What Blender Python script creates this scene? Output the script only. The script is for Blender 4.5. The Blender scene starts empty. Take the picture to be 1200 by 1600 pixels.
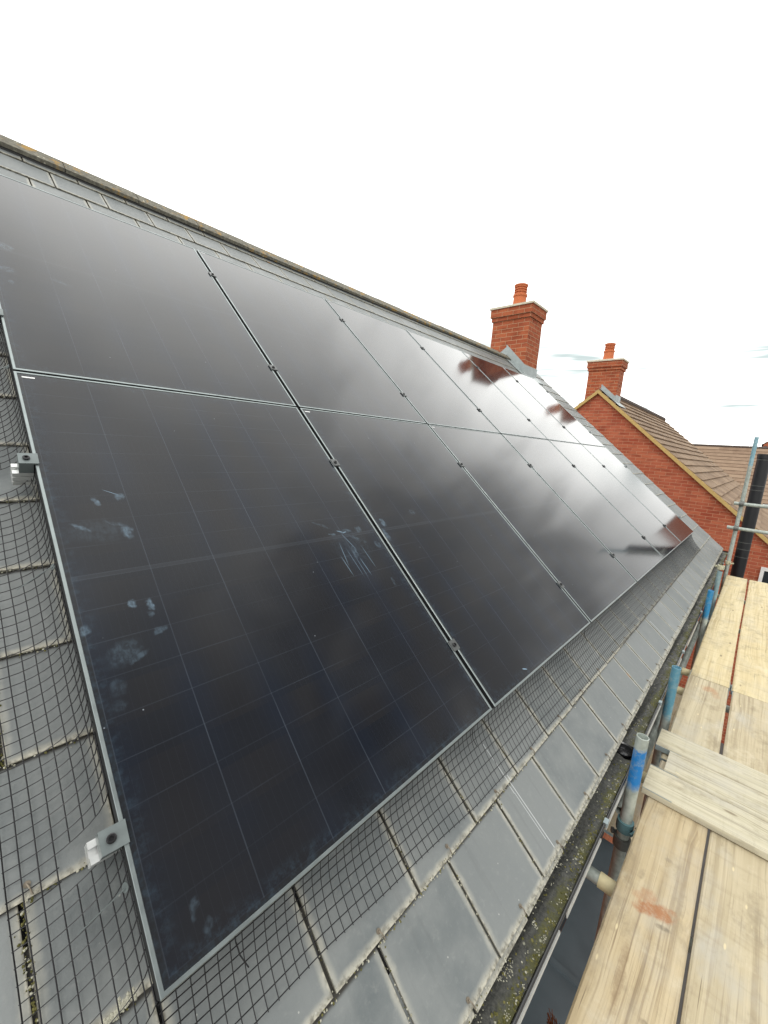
import bpy, math, random
from mathutils import Vector, Matrix
random.seed(7)
R = math.radians
sc = bpy.context.scene
COL = sc.collection
PITCH = R(40.0)          # roof pitch
Z0 = 5.3                 # height of the lower edge of the panel array
CP, SP = math.cos(PITCH), math.sin(PITCH)
PW, PH, PX, PY = 1.134, 1.722, 1.154, 1.732   # panel size and pitch
def UV(u, v, w): return Vector((u, v*CP - w*SP, Z0 + v*SP + w*CP))

# ------------------------------------------------------------------ helpers
class MB:
    """collects faces of one mesh"""
    def __init__(s): s.v=[]; s.f=[]; s.uv=[]; s.c=[]; s.m=[]
    def face(s, pts, uv=None, col=None, mi=0):
        n=len(s.v); s.v += [tuple(p) for p in pts]; s.f.append(tuple(range(n,n+len(pts))))
        s.uv.append(uv or [(0,0)]*len(pts)); s.c.append(col or (0.5,0.5,0.5)); s.m.append(mi)
    def hexa(s, p, col=None, uvs=None, mi=0, skip=()):
        """p: 8 corners 0-3 bottom ccw, 4-7 top ccw"""
        for i,q in enumerate(((3,2,1,0),(4,5,6,7),(0,1,5,4),(1,2,6,5),(2,3,7,6),(3,0,4,7))):
            if i in skip: continue
            s.face([p[k] for k in q], [uvs[k] for k in q] if uvs else None, col, mi)
    def box(s, a, b, col=None, uvm=False, mi=0, skip=()):
        x0,y0,z0=a; x1,y1,z1=b
        p=[(x0,y0,z0),(x1,y0,z0),(x1,y1,z0),(x0,y1,z0),(x0,y0,z1),(x1,y0,z1),(x1,y1,z1),(x0,y1,z1)]
        for i,q in enumerate(((3,2,1,0),(4,5,6,7),(0,1,5,4),(1,2,6,5),(2,3,7,6),(3,0,4,7))):
            if i in skip: continue
            pts=[p[k] for k in q]
            if uvm: uv=wall_uv(pts)
            else: uv=None
            s.face(pts, uv, col, mi)
    def tube(s, path, r, n=6, caps=True, col=None, r2=None):
        path=[Vector(p) for p in path]; N=len(path); rings=[]
        up=None
        for i in range(N):
            t=(path[min(i+1,N-1)]-path[max(i-1,0)]).normalized()
            if up is None:
                up = Vector((0,0,1)) if abs(t.z)<0.9 else Vector((1,0,0))
            a=t.cross(up)
            if a.length<1e-6: a=t.orthogonal()
            a.normalize(); b=a.cross(t).normalized(); up=b
            rr = r if r2 is None else r+(r2-r)*i/(N-1)
            base=len(s.v)
            for k in range(n):
                an=2*math.pi*k/n
                s.v.append(tuple(path[i]+a*math.cos(an)*rr+b*math.sin(an)*rr))
            rings.append(base)
        for i in range(N-1):
            for k in range(n):
                k2=(k+1)%n
                s.f.append((rings[i]+k, rings[i]+k2, rings[i+1]+k2, rings[i+1]+k)); s.uv.append([(0,0)]*4); s.c.append(col or (.5,.5,.5)); s.m.append(0)
        if caps:
            for b0,rev in ((rings[0],True),(rings[-1],False)):
                q=tuple(range(b0,b0+n)); q = q if not rev else q[::-1]
                s.f.append(q); s.uv.append([(0,0)]*n); s.c.append(col or (.5,.5,.5)); s.m.append(0)
    def lathe(s, prof, n=24, c=(0,0,0)):
        """prof: (r,z) list"""
        rings=[]
        for r,z in prof:
            b=len(s.v); rings.append(b)
            for k in range(n):
                a=2*math.pi*k/n; s.v.append((c[0]+r*math.cos(a), c[1]+r*math.sin(a), c[2]+z))
        for i in range(len(prof)-1):
            for k in range(n):
                k2=(k+1)%n
                s.f.append((rings[i]+k, rings[i]+k2, rings[i+1]+k2, rings[i+1]+k)); s.uv.append([(0,0)]*4); s.c.append((.5,.5,.5)); s.m.append(0)
    def build(s, name, mats, parent=None, smooth=False, bevel=0, loc=None, rot=None, merge=False):
        me=bpy.data.meshes.new(name); me.from_pydata(s.v,[],s.f)
        ul=me.uv_layers.new(name='UVMap'); i=0
        flat=[]
        for uv in s.uv:
            for t in uv: flat += [t[0],t[1]]
        ul.data.foreach_set('uv', flat)
        ca=me.color_attributes.new('rnd','FLOAT_COLOR','CORNER'); fl=[]
        for f,c in zip(s.f,s.c):
            for _ in f: fl += [c[0],c[1],c[2],1.0]
        ca.data.foreach_set('color', fl)
        mats = mats if isinstance(mats,(list,tuple)) else [mats]
        for m in mats: me.materials.append(m)
        me.polygons.foreach_set('material_index', s.m)
        me.update()
        if merge:
            import bmesh
            bm=bmesh.new(); bm.from_mesh(me); bmesh.ops.remove_doubles(bm, verts=bm.verts, dist=1e-5)
            bmesh.ops.recalc_face_normals(bm, faces=bm.faces); bm.to_mesh(me); bm.free()
        if smooth:
            me.polygons.foreach_set('use_smooth',[True]*len(me.polygons))
            if smooth!='all':
                try: me.set_sharp_from_angle(angle=R(40))
                except Exception: pass
        o=bpy.data.objects.new(name,me); COL.objects.link(o)
        if parent is not None: o.parent=parent
        if loc is not None: o.location=loc
        if rot is not None: o.rotation_euler=rot
        if bevel:
            md=o.modifiers.new('bev','BEVEL'); md.width=bevel; md.segments=2; md.limit_method='ANGLE'; md.angle_limit=R(40)
        return o
def wall_uv(pts):
    a=Vector(pts[1])-Vector(pts[0]); b=Vector(pts[2])-Vector(pts[0]); n=a.cross(b)
    if abs(n.z)>=max(abs(n.x),abs(n.y)): return [(p[0],p[1]) for p in pts]
    if abs(n.x)>abs(n.y): return [(p[1],p[2]) for p in pts]
    return [(p[0],p[2]) for p in pts]
def tag(o,label=None,cat=None,group=None,kind=None):
    if label: o['label']=label
    if cat: o['category']=cat
    if group: o['group']=group
    if kind: o['kind']=kind
    return o
def empty(name,loc=(0,0,0),rot=(0,0,0)):
    o=bpy.data.objects.new(name,None); o.empty_display_size=.2; COL.objects.link(o); o.location=loc; o.rotation_euler=rot
    return o
def copy_tree(o,parent=None):
    c=o.copy(); COL.objects.link(c)
    if parent is not None: c.parent=parent
    for ch in list(o.children): copy_tree(ch,c)
    return c

# ------------------------------------------------------------------ materials
class NT:
    def __init__(s,name):
        s.mat=bpy.data.materials.new(name); s.mat.use_nodes=True; s.t=s.mat.node_tree; s.t.nodes.clear()
        s.out=s.n('ShaderNodeOutputMaterial'); s.b=s.n('ShaderNodeBsdfPrincipled'); s.l(s.b.outputs[0],s.out.inputs[0])
    def n(s,typ,**k):
        x=s.t.nodes.new(typ)
        for a,v in k.items(): setattr(x,a,v)
        return x
    def l(s,a,b): s.t.links.new(a,b)
    def set(s,node,**k):
        for a,v in k.items(): node.inputs[a.replace('_',' ')].default_value=v
    def put(s,sock,v):
        if isinstance(v,bpy.types.NodeSocket): s.l(v,sock)
        elif isinstance(v,(tuple,list)) and len(v)==3 and sock.type=='RGBA': sock.default_value=(*v,1)
        else: sock.default_value=v
    def noise(s,vec,scale,detail=4,rough=.55,dist=0):
        x=s.n('ShaderNodeTexNoise'); s.l(vec,x.inputs['Vector']); s.set(x,Scale=scale,Detail=detail,Roughness=rough,Distortion=dist); return x.outputs['Fac']
    def vor(s,vec,scale,feature='F1',rnd=1):
        x=s.n('ShaderNodeTexVoronoi',feature=feature); s.l(vec,x.inputs['Vector']); s.set(x,Scale=scale,Randomness=rnd); return x
    def ramp(s,fac,a,b,lo=0.,hi=1.,smooth=True):
        x=s.n('ShaderNodeMapRange',clamp=True); 
        if smooth: x.interpolation_type='SMOOTHSTEP'
        s.put(x.inputs[0],fac); s.put(x.inputs[1],a); s.put(x.inputs[2],b); s.put(x.inputs[3],lo); s.put(x.inputs[4],hi); return x.outputs[0]
    def math(s,op,a,b=0.,c=None):
        x=s.n('ShaderNodeMath',operation=op); s.put(x.inputs[0],a); s.put(x.inputs[1],b)
        if c is not None: s.put(x.inputs[2],c)
        return x.outputs[0]
    def mix(s,f,a,b,blend='MIX'):
        x=s.n('ShaderNodeMix',data_type='RGBA',blend_type=blend); s.put(x.inputs[0],f); s.put(x.inputs[6],a); s.put(x.inputs[7],b); return x.outputs[2]
    def mapping(s,vec,loc=(0,0,0),rot=(0,0,0),scale=(1,1,1)):
        x=s.n('ShaderNodeMapping'); s.l(vec,x.inputs[0]); x.inputs[1].default_value=loc; x.inputs[2].default_value=rot; x.inputs[3].default_value=scale; return x.outputs[0]
    def obj(s): return s.n('ShaderNodeTexCoord').outputs['Object']
    def uv(s): return s.n('ShaderNodeTexCoord').outputs['UV']
    def sep(s,v):
        x=s.n('ShaderNodeSeparateXYZ'); s.l(v,x.inputs[0]); return x.outputs
    def attr(s,name='rnd'): return s.n('ShaderNodeAttribute',attribute_name=name).outputs['Color']
    def bump(s,h,dist,strength=.5):
        x=s.n('ShaderNodeBump'); s.put(x.inputs['Height'],h); x.inputs['Distance'].default_value=dist; x.inputs['Strength'].default_value=strength; s.l(x.outputs[0],s.b.inputs['Normal'])
    def shade(s,col,rough=.6,metal=0.,spec=.5):
        s.put(s.b.inputs['Base Color'],col); s.put(s.b.inputs['Roughness'],rough); s.put(s.b.inputs['Metallic'],metal); s.put(s.b.inputs['Specular IOR Level'],spec)
        return s.mat
def simple(name,col,rough=.5,metal=0.,spec=.5,var=.25,scale=30,bump=.0):
    t=NT(name); o=t.obj(); n=t.noise(o,scale,5)
    c=t.mix(n,tuple(x*(1-var) for x in col),tuple(min(1,x*(1+var)) for x in col))
    r=t.ramp(t.noise(o,scale*.4,3),.3,.7,max(.02,rough-.08),rough+.08)
    if bump: t.bump(n,bump,.6)
    return t.shade(c,r,metal,spec)

def mat_glass(name, smudges=(), seed=0., streaks=()):
    t=NT(name); o=t.obj(); s=t.sep(o); x,y=s[0],s[1]
    cw=(PW-.036)/6; half=(PH-.05)/2; ch=half/9
    def line(coord,off,pitch,w):
        f=t.math('PINGPONG',t.math('SUBTRACT',coord,off),pitch/2)
        return t.ramp(f,w*.4,w,1.,0.)
    vx=line(x,.018,cw,.0019)
    # two halves of nine half-cut cells with a wider gap between
    yl=line(y,.019,ch,.0016); yh=line(y,PH/2+.006,ch,.0016)
    up=t.math('GREATER_THAN',y,PH/2)
    yy=t.math('ADD',t.math('MULTIPLY',yl,t.math('SUBTRACT',1.,up)),t.math('MULTIPLY',yh,up))
    mid=t.ramp(t.math('ABSOLUTE',t.math('SUBTRACT',y,PH/2)),.006,.0085,1.,0.)
    # cell tint
    cx=t.math('FLOOR',t.math('DIVIDE',t.math('SUBTRACT',x,.018),cw)); cy=t.math('FLOOR',t.math('DIVIDE',y,ch))
    comb=t.n('ShaderNodeCombineXYZ'); t.l(cx,comb.inputs[0]); t.l(cy,comb.inputs[1]); comb.inputs[2].default_value=seed
    wn=t.n('ShaderNodeTexWhiteNoise',noise_dimensions='3D'); t.l(comb.outputs[0],wn.inputs[0])
    cell=t.mix(wn.outputs[0],(.0074,.0088,.0125),(.0108,.0110,.0132))
    ex=t.math('PINGPONG',t.math('SUBTRACT',x,.018),cw/2)
    navy=t.math('MULTIPLY',t.ramp(ex,0.,cw*.45,.8,0.),t.ramp(t.noise(o,2.2,2),.35,.65,.15,1.))
    cell=t.mix(navy,cell,(.0068,.0105,.0195))
    bus=t.math('MULTIPLY',line(x,.018,cw/10,.0007),.06)
    col=t.mix(bus,cell,(.06,.07,.09))
    col=t.mix(t.math('MULTIPLY',yy,t.ramp(t.noise(o,2.,2),.35,.65,.03,.17)),col,(.085,.105,.135))
    col=t.mix(t.math('MULTIPLY',vx,t.ramp(t.noise(o,3.,3),.3,.7,.10,.36)),col,(.080,.098,.125))
    col=t.mix(t.math('MULTIPLY',mid,.13),col,(.06,.07,.085))
    # border of bare backsheet
    bx=t.math('MINIMUM',t.math('MINIMUM',x,t.math('SUBTRACT',PW,x)),t.math('MINIMUM',y,t.math('SUBTRACT',PH,y)))
    col=t.mix(t.ramp(bx,.0175,.0185,.8,0.),col,(.012,.013,.015))
    # dust gathered at the frame and a few specks
    dust=t.math('MULTIPLY',t.ramp(bx,.012,.06,1.,0.),t.ramp(t.noise(o,38,5,.7),.42,.75,0.,.30))
    col=t.mix(dust,col,(.05,.085,.12))
    sp=t.vor(t.mapping(o,loc=(seed*3,seed,0)),26.); speck=t.math('MULTIPLY',t.ramp(sp.outputs['Distance'],.02,.06,1.,0.),t.math('GREATER_THAN',t.sep(sp.outputs['Color'])[0],.9))
    col=t.mix(t.math('MULTIPLY',speck,.55),col,(.4,.45,.5))
    rough=.088
    if smudges or streaks:
        m=None
        wob=t.n('ShaderNodeVectorMath',operation='ADD'); nz=t.n('ShaderNodeTexNoise'); t.l(o,nz.inputs['Vector']); t.set(nz,Scale=45.,Detail=3.)
        sub=t.n('ShaderNodeVectorMath',operation='MULTIPLY_ADD'); t.l(nz.outputs['Color'],sub.inputs[0]); sub.inputs[1].default_value=(.022,.022,0); sub.inputs[2].default_value=(-.011,-.011,0)
        t.l(o,wob.inputs[0]); t.l(sub.outputs[0],wob.inputs[1]); wv=wob.outputs[0]
        for (ux,vy,rx,ry,ang,st) in smudges:
            mp=t.n('ShaderNodeMapping',vector_type='TEXTURE'); t.l(wv,mp.inputs[0]); mp.inputs[1].default_value=(ux,vy,0); mp.inputs[2].default_value=(0,0,R(ang)); mp.inputs[3].default_value=(rx,ry,1.)
            ln=t.n('ShaderNodeVectorMath',operation='LENGTH'); t.l(mp.outputs[0],ln.inputs[0])
            e=t.ramp(ln.outputs['Value'],.45,1.05,st,0.)
            m=e if m is None else t.math('MAXIMUM',m,e)
        tex=t.math('MULTIPLY',t.ramp(t.noise(t.mapping(o,rot=(0,0,.7),scale=(1,.35,1)),95,4,.65),.3,.65,.3,1.),t.ramp(t.noise(o,48,3,.6),.34,.6,.25,1.15))
        m=t.math('MULTIPLY',m,tex)
        for (ux,vy,rx,ry,ang,st) in streaks:
            mp=t.n('ShaderNodeMapping',vector_type='TEXTURE'); t.l(o,mp.inputs[0]); mp.inputs[1].default_value=(ux,vy,0); mp.inputs[2].default_value=(0,0,R(ang)); mp.inputs[3].default_value=(rx,ry,1.)
            ln=t.n('ShaderNodeVectorMath',operation='LENGTH'); t.l(mp.outputs[0],ln.inputs[0])
            m=t.math('MAXIMUM',m,t.ramp(ln.outputs['Value'],.5,1.,st,0.))
        col=t.mix(m,col,(.22,.33,.43))
        rough=t.math('MULTIPLY_ADD',m,.4,.088)
    return t.shade(col,rough,0.,.34)

def mat_slate():
    t=NT('slate'); o=t.obj(); uv=t.sep(t.uv()); a=t.sep(t.attr())
    n1=t.noise(o,7,6,.6); n2=t.noise(o,60,5,.65); n3=t.noise(o,220,3)
    col=t.mix(a[0],(.112,.128,.132),(.196,.209,.208))
    col=t.mix(t.ramp(n1,.3,.7),col,(.190,.203,.201))
    col=t.mix(t.math('MULTIPLY',t.ramp(n2,.52,.75),.35),col,(.25,.26,.25))
    # weathered pale margin along the edges
    dx=t.math('SUBTRACT',.1447,t.math('ABSOLUTE',uv[0])); d=t.math('MINIMUM',dx,uv[1])
    dn=t.math('MULTIPLY_ADD',t.math('SUBTRACT',t.noise(o,28,4,.65),.5),.016,d)
    halo=t.ramp(dn,.008,.021,1.,0.); core=t.ramp(dn,.001,.0075,1.,0.)
    col=t.mix(t.math('MULTIPLY',halo,t.ramp(t.noise(o,18,3),.3,.7,.35,.9)),col,(.36,.355,.31))
    gritty=t.mix(t.ramp(n2,.35,.62),(.15,.14,.11),(.46,.44,.36))
    col=t.mix(t.math('MULTIPLY',core,.85),col,gritty)
    # bottom edge lichen strip
    be=t.ramp(t.math('MULTIPLY_ADD',t.math('SUBTRACT',n2,.5),.02,uv[1]),.002,.016,.7,0.)
    col=t.mix(be,col,gritty)
    grime=t.math('MULTIPLY',t.ramp(dx,.0005,.004,1.,0.),t.ramp(n2,.3,.6,.4,.9))
    col=t.mix(grime,col,(.06,.055,.043))
    run=t.noise(t.mapping(o,scale=(38,2.2,1)),1.,4,.6); col=t.mix(t.ramp(run,.55,.78,0.,.28),col,(.105,.112,.113))
    # darker on the part of each slate covered by the next course, visible in joints
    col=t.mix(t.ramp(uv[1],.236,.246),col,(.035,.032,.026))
    # rust / orange lichen spots on the edges
    v=t.vor(o,5.2); spot=t.math('MULTIPLY',t.ramp(v.outputs['Distance'],.08,.16,1.,0.),t.math('MULTIPLY',t.ramp(d,.0,.016,1.,0.),t.math('GREATER_THAN',t.sep(v.outputs['Color'])[0],.72)))
    col=t.mix(t.math('MULTIPLY',spot,.85),col,(.42,.20,.06))
    # white flecks
    v2=t.vor(o,40.); fl=t.math('MULTIPLY',t.ramp(v2.outputs['Distance'],.05,.1,1.,0.),t.math('GREATER_THAN',t.sep(v2.outputs['Color'])[1],.93))
    col=t.mix(t.math('MULTIPLY',fl,.6),col,(.5,.5,.46))
    # two chalky scratches running down the slope
    oo=t.sep(o)
    for u0,v0,v1,w in ((1.118,-.27,-.085,.0018),(1.132,-.465,-.20,.0022),(1.120,-.43,-.27,.0015),(3.42,-.47,-.28,.004),(4.6,-.46,-.27,.003)):
        k=t.math('MULTIPLY',t.ramp(t.math('ABSOLUTE',t.math('SUBTRACT',oo[0],t.math('MULTIPLY_ADD',oo[1],-.04,u0))),w*.5,w,1.,0.),
          t.math('MULTIPLY',t.math('GREATER_THAN',oo[1],v0),t.math('LESS_THAN',oo[1],v1)))
        col=t.mix(t.math('MULTIPLY',k,.7),col,(.6,.62,.62))
    t.bump(t.math('ADD',n2,t.math('MULTIPLY',n3,.4)),.0012,.7)
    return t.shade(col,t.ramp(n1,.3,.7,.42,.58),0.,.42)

def mat_brick(name,c1,c2,mortar,scale=1.,var=.5):
    t=NT(name); uv=t.uv(); 
    w=t.n('ShaderNodeTexNoise'); t.l(uv,w.inputs['Vector']); t.set(w,Scale=9.,Detail=2.)
    ad=t.n('ShaderNodeVectorMath',operation='MULTIPLY_ADD'); t.l(w.outputs['Color'],ad.inputs[0]); ad.inputs[1].default_value=(.006,.006,0); t.l(uv,ad.inputs[2])
    b=t.n('ShaderNodeTexBrick',offset=.5,squash=1.); t.l(ad.outputs[0],b.inputs['Vector'])
    b.inputs['Color1'].default_value=(*c1,1); b.inputs['Color2'].default_value=(*c2,1); b.inputs['Mortar'].default_value=(*mortar,1)
    t.set(b,Scale=1.); b.inputs['Mortar Size'].default_value=.0046; b.inputs['Mortar Smooth'].default_value=.25; b.inputs['Bias'].default_value=0.; b.inputs['Brick Width'].default_value=.225; b.inputs['Row Height'].default_value=.075
    n=t.noise(uv,55,5,.65); n2=t.noise(uv,2.2,3); n4=t.noise(t.mapping(uv,scale=(4.4,13.3,1)),1.,1)
    col=t.mix(t.math('MULTIPLY',t.ramp(n4,.46,.68),.6),b.outputs['Color'],tuple(x*.62 for x in c1))
    col=t.mix(t.math('MULTIPLY',t.ramp(n,.5,.8),.3),col,(.5,.3,.2))
    col=t.mix(t.ramp(n2,.3,.75,0.,.28),col,tuple(min(1,x*1.25+.03) for x in c2))
    col=t.mix(t.math('MULTIPLY',b.outputs['Fac'],.85),col,mortar)
    t.bump(t.math('MULTIPLY_ADD',b.outputs['Fac'],-1.,t.math('MULTIPLY',n,.25)),.006,.8)
    return t.shade(col,.85,0.,.25)

def mat_tile(name,c1,c2):
    t=NT(name); o=t.obj(); a=t.sep(t.attr()); n=t.noise(o,3,4); n2=t.noise(o,40,4)
    col=t.mix(a[0],c1,c2); col=t.mix(t.ramp(n,.35,.7,0.,.4),col,tuple(x*1.2 for x in c2)); col=t.mix(t.ramp(n2,.5,.8,0.,.3),col,tuple(x*.6 for x in c1))
    t.bump(n2,.003,.5)
    return t.shade(col,.85,0.,.2)

def mat_wood(name,light,mid,dark,stains=(),grey=.4,saw=.1):
    t=NT(name); o0=t.obj(); oi=t.n('ShaderNodeObjectInfo')
    sh=t.n('ShaderNodeVectorMath',operation='MULTIPLY_ADD'); cb=t.n('ShaderNodeCombineXYZ')
    for i in range(3): t.l(oi.outputs['Random'],cb.inputs[i])
    t.l(cb.outputs[0],sh.inputs[0]); sh.inputs[1].default_value=(37,11,5); t.l(o0,sh.inputs[2]); o=sh.outputs[0]
    # the grain wanders slowly and is pushed aside by knots
    wn=t.n('ShaderNodeTexNoise'); t.l(t.mapping(o,scale=(.8,2.2,2.2)),wn.inputs['Vector']); t.set(wn,Scale=1.2,Detail=2.)
    kv=t.vor(t.mapping(o,scale=(2.6,8.5,.01)),1.); kd=kv.outputs['Distance']; kon=t.math('GREATER_THAN',t.sep(kv.outputs['Color'])[0],.40)
    pull=t.math('MULTIPLY',t.ramp(kd,0.,.40,.016,0.),kon)
    s=t.sep(o)
    yy=t.math('ADD',t.math('MULTIPLY_ADD',wn.outputs['Fac'],.045,s[1]),pull)
    def lines(kx,ky,det,rough):
        cc=t.n('ShaderNodeCombineXYZ'); t.l(t.math('MULTIPLY',s[0],kx),cc.inputs[0]); t.l(t.math('MULTIPLY',yy,ky),cc.inputs[1]); t.l(t.math('MULTIPLY',s[2],ky*.3),cc.inputs[2])
        return t.noise(cc.outputs[0],1.,det,rough)
    g=lines(.5,26.,4,.6); g1=lines(1.2,85.,3,.6); g2=lines(4.,260.,3,.65)
    zone=t.ramp(t.noise(t.mapping(o,scale=(1.1,7,1)),1.,2),.35,.65,.25,1.)
    col=t.mix(t.ramp(g,.34,.64),mid,light)
    col=t.mix(t.math('MULTIPLY',zone,t.ramp(g1,.50,.36,0.,.62)),col,dark)
    col=t.mix(t.math('MULTIPLY',zone,t.ramp(g1,.60,.70,0.,.35)),col,tuple(min(1,c*1.2) for c in light))
    col=t.mix(t.ramp(g2,.55,.74,0.,.46),col,dark)
    n=t.noise(t.mapping(o,scale=(1,1.7,1)),3.0,5,.6); col=t.mix(t.ramp(n,.45,.72,0.,grey),col,(.43,.41,.355))
    gr=t.noise(t.mapping(o,scale=(.6,1,1)),11,6,.68); col=t.mix(t.ramp(gr,.50,.74,0.,.55),col,(.22,.18,.12))
    lw=t.noise(o,6,5,.7); col=t.mix(t.ramp(lw,.56,.75,0.,.35),col,(.68,.62,.47))
    sw=t.noise(t.mapping(o,scale=(34,2.5,2)),1.,4,.6); col=t.mix(t.ramp(sw,.5,.75,0.,saw),col,dark)
    knot=t.math('MULTIPLY',t.ramp(kd,.04,.085,1.,0.),kon); ring=t.math('MULTIPLY',t.ramp(kd,.09,.18,.4,0.),kon)
    col=t.mix(ring,col,mid); col=t.mix(t.math('MULTIPLY',knot,.75),col,(.19,.15,.10))
    # splits along the grain and pale nicks
    sp=lines(2.4,150.,2,.4); col=t.mix(t.math('MULTIPLY',t.ramp(sp,.31,.26,0.,.7),t.ramp(t.noise(o,2.6,2),.5,.6)),col,(.10,.075,.045))
    nk=t.vor(t.mapping(o,scale=(14,45,1)),1.); col=t.mix(t.math('MULTIPLY',t.ramp(nk.outputs['Distance'],.10,.22,.6,0.),t.math('GREATER_THAN',t.sep(nk.outputs['Color'])[0],.94)),col,(.72,.62,.38))
    for (ux,vy,rx,ry,ang,st,c) in stains:
        mp=t.n('ShaderNodeMapping',vector_type='TEXTURE'); t.l(o0,mp.inputs[0]); mp.inputs[1].default_value=(ux,vy,0); mp.inputs[2].default_value=(0,0,R(ang)); mp.inputs[3].default_value=(rx,ry,1e3)
        ln=t.n('ShaderNodeVectorMath',operation='LENGTH'); t.l(mp.outputs[0],ln.inputs[0])
        d=t.math('MULTIPLY_ADD',t.math('SUBTRACT',t.noise(o0,26,4,.7),.5),1.6,ln.outputs['Value'])
        e=t.math('MULTIPLY',t.ramp(d,.45,1.15,st,0.),t.ramp(t.noise(o0,60,4,.7),.3,.6,.5,1.))
        col=t.mix(e,col,c)
    t.bump(t.math('ADD',t.math('MULTIPLY',g1,.7),t.math('MULTIPLY',g2,.6)),.003,.8)
    return t.shade(col,.8,0.,.25)

def mat_pole(name,blue=None,zlo=-1.,zhi=0.,amt=1.):
    """galvanised tube; blue paint between zlo and zhi (object space)"""
    t=NT(name); o=t.obj(); s=t.sep(o); n=t.noise(o,26,5,.6); n2=t.noise(t.mapping(o,scale=(60,60,7)),1.,4)
    col=t.mix(t.ramp(n,.3,.7),(.27,.305,.275),(.44,.48,.44)); col=t.mix(t.ramp(n2,.58,.82,0.,.4),col,(.20,.185,.15))
    if blue:
        zz=t.math('MULTIPLY_ADD',t.math('SUBTRACT',t.noise(o,22,4,.7),.5),.07,s[2])
        m=t.math('MULTIPLY',t.ramp(zz,zlo,zlo+.05),t.ramp(zz,zhi-.02,zhi,1.,0.))
        m=t.math('MULTIPLY',m,t.ramp(t.noise(o,38,5,.7),.30,.55,.45*amt,amt))
        col=t.mix(m,col,blue)
    t.bump(n,.0008,.5)
    return t.shade(col,t.ramp(n2,.3,.7,.38,.6),.25,.5)

M_glass=mat_glass('panel_glass',seed=0.3)
M_glass_hand=mat_glass('panel_glass_handled',seed=1.7,
  smudges=[(.118,1.122,.010,.019,25,.34),(.183,1.137,.017,.017,0,.26),(.066,1.026,.032,.009,-38,.30),(.172,.996,.020,.030,12,.28),(.15,1.03,.035,.008,-30,.16),(.105,1.01,.09,.05,0,.05),
   (.02,.71,.014,.018,0,.28),(.129,.756,.011,.016,0,.36),(.171,.742,.011,.020,10,.38),(.166,.715,.010,.010,0,.26),(.085,.625,.050,.036,30,.10),(.11,.605,.035,.010,20,.14),(.175,.66,.022,.012,20,.16),(.055,.55,.022,.026,0,.07),(.05,.505,.016,.018,0,.06),
   (.885,.876,.022,.008,-20,.26),(.965,.885,.035,.014,-10,.20),(1.03,.88,.028,.020,20,.16),(1.0,.835,.06,.010,-35,.14),(.945,.775,.016,.045,-15,.22),(.855,.93,.05,.008,-30,.10),(1.09,.79,.016,.024,0,.14),(.95,.80,.12,.12,0,.035),
   (.081,.082,.008,.022,-20,.10),(.094,.045,.010,.016,-20,.08),(1.05,.60,.010,.024,0,.12)],
  streaks=[(.165,1.155,.030,.0013,-32,.6),(.885,.775,.0026,.07,-9,.34),(.868,.72,.0026,.06,4,.36),(.955,.70,.0026,.055,5,.38),(.915,.73,.0022,.085,3,.28),(.945,.83,.0022,.06,18,.38),(1.0,.74,.0026,.07,4,.30),(.935,.70,.002,.06,2,.25),(.93,.885,.02,.004,-24,.5),(.95,.878,.016,.0035,12,.5)])
M_glass_dab=mat_glass('panel_glass_dabbed',seed=2.9,
  smudges=[(.05,.90,.02,.03,0,.3),(.02,.83,.02,.04,10,.26),(.30,.94,.03,.02,0,.1)], streaks=[(.309,.035,.020,.0032,-24,1.)])
M_glass_top=mat_glass('panel_glass_greasy',seed=4.1,
  smudges=[(.07,.896,.03,.04,0,.16),(.054,.695,.035,.03,0,.13),(.234,.70,.05,.016,-20,.09),(.06,.60,.012,.02,0,.13)])
M_frame_skylit=simple('frame_top_skylit',(.27,.305,.305),.36,.9,.5,.12,40)  # pale copy for the black frame's top lip: sky light and dust in its colour
M_frameside=simple('frame_side_black',(.018,.019,.02),.5,0,.4,.15,40)
M_clamp=simple('clamp_black',(.09,.095,.095),.38,.3,.5,.2,60)
M_clampg=simple('clamp_grey',(.16,.185,.185),.42,.4,.5,.15,60)
M_bolt=simple('bolt_dark',(.03,.03,.032),.3,.6)
M_alu=simple('rail_aluminium',(.72,.73,.72),.38,.75,.5,.08,60)
M_wire=simple('mesh_wire_black',(.018,.018,.02),.45,0,.4)
M_sticker=simple('sticker_white',(.75,.76,.75),.5)
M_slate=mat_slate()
M_under=simple('slate_under',(.05,.05,.05),.9)
M_brick=mat_brick('brick_orange_red',(.28,.062,.026),(.40,.108,.044),(.50,.30,.18))
M_brick2=mat_brick('brick_pink_red',(.31,.064,.032),(.43,.125,.062),(.52,.28,.17))
M_tile=mat_tile('roof_tile_brown',(.185,.125,.083),(.28,.20,.135))
M_tile3=mat_tile('roof_tile_tan',(.19,.125,.085),(.28,.20,.14))
M_verge=simple('verge_mortar',(.50,.36,.14),.85,0,.2,.3,25,.004)
M_lead=simple('lead_flashing',(.34,.38,.38),.5,.2,.5,.3,14,.003)
M_cap=simple('cap_mortar',(.58,.53,.42),.85,0,.2,.3,22,.003)
M_pot=simple('terracotta',(.52,.15,.06),.75,0,.3,.2,20)
M_black=simple('gutter_black_plastic',(.022,.022,.023),.16,0,.6,.2,20)
M_pipe=simple('pipe_black_plastic',(.012,.012,.014),.38,0,.45,.3,9)
M_fascia=simple('fascia_black',(.02,.02,.022),.45)
M_white=simple('white_upvc',(.72,.72,.70),.4)
M_window=simple('window_glass',(.02,.025,.03),.06,0,.5)
M_canopy=simple('canopy_grey',(.11,.135,.15),.45,0,.45,.3,4)
M_tarmac=simple('tarmac',(.11,.11,.105),.9,0,.2,.35,3)
M_ridgedark=simple('ridge_tile_dark',(.08,.06,.05),.85)
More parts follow.
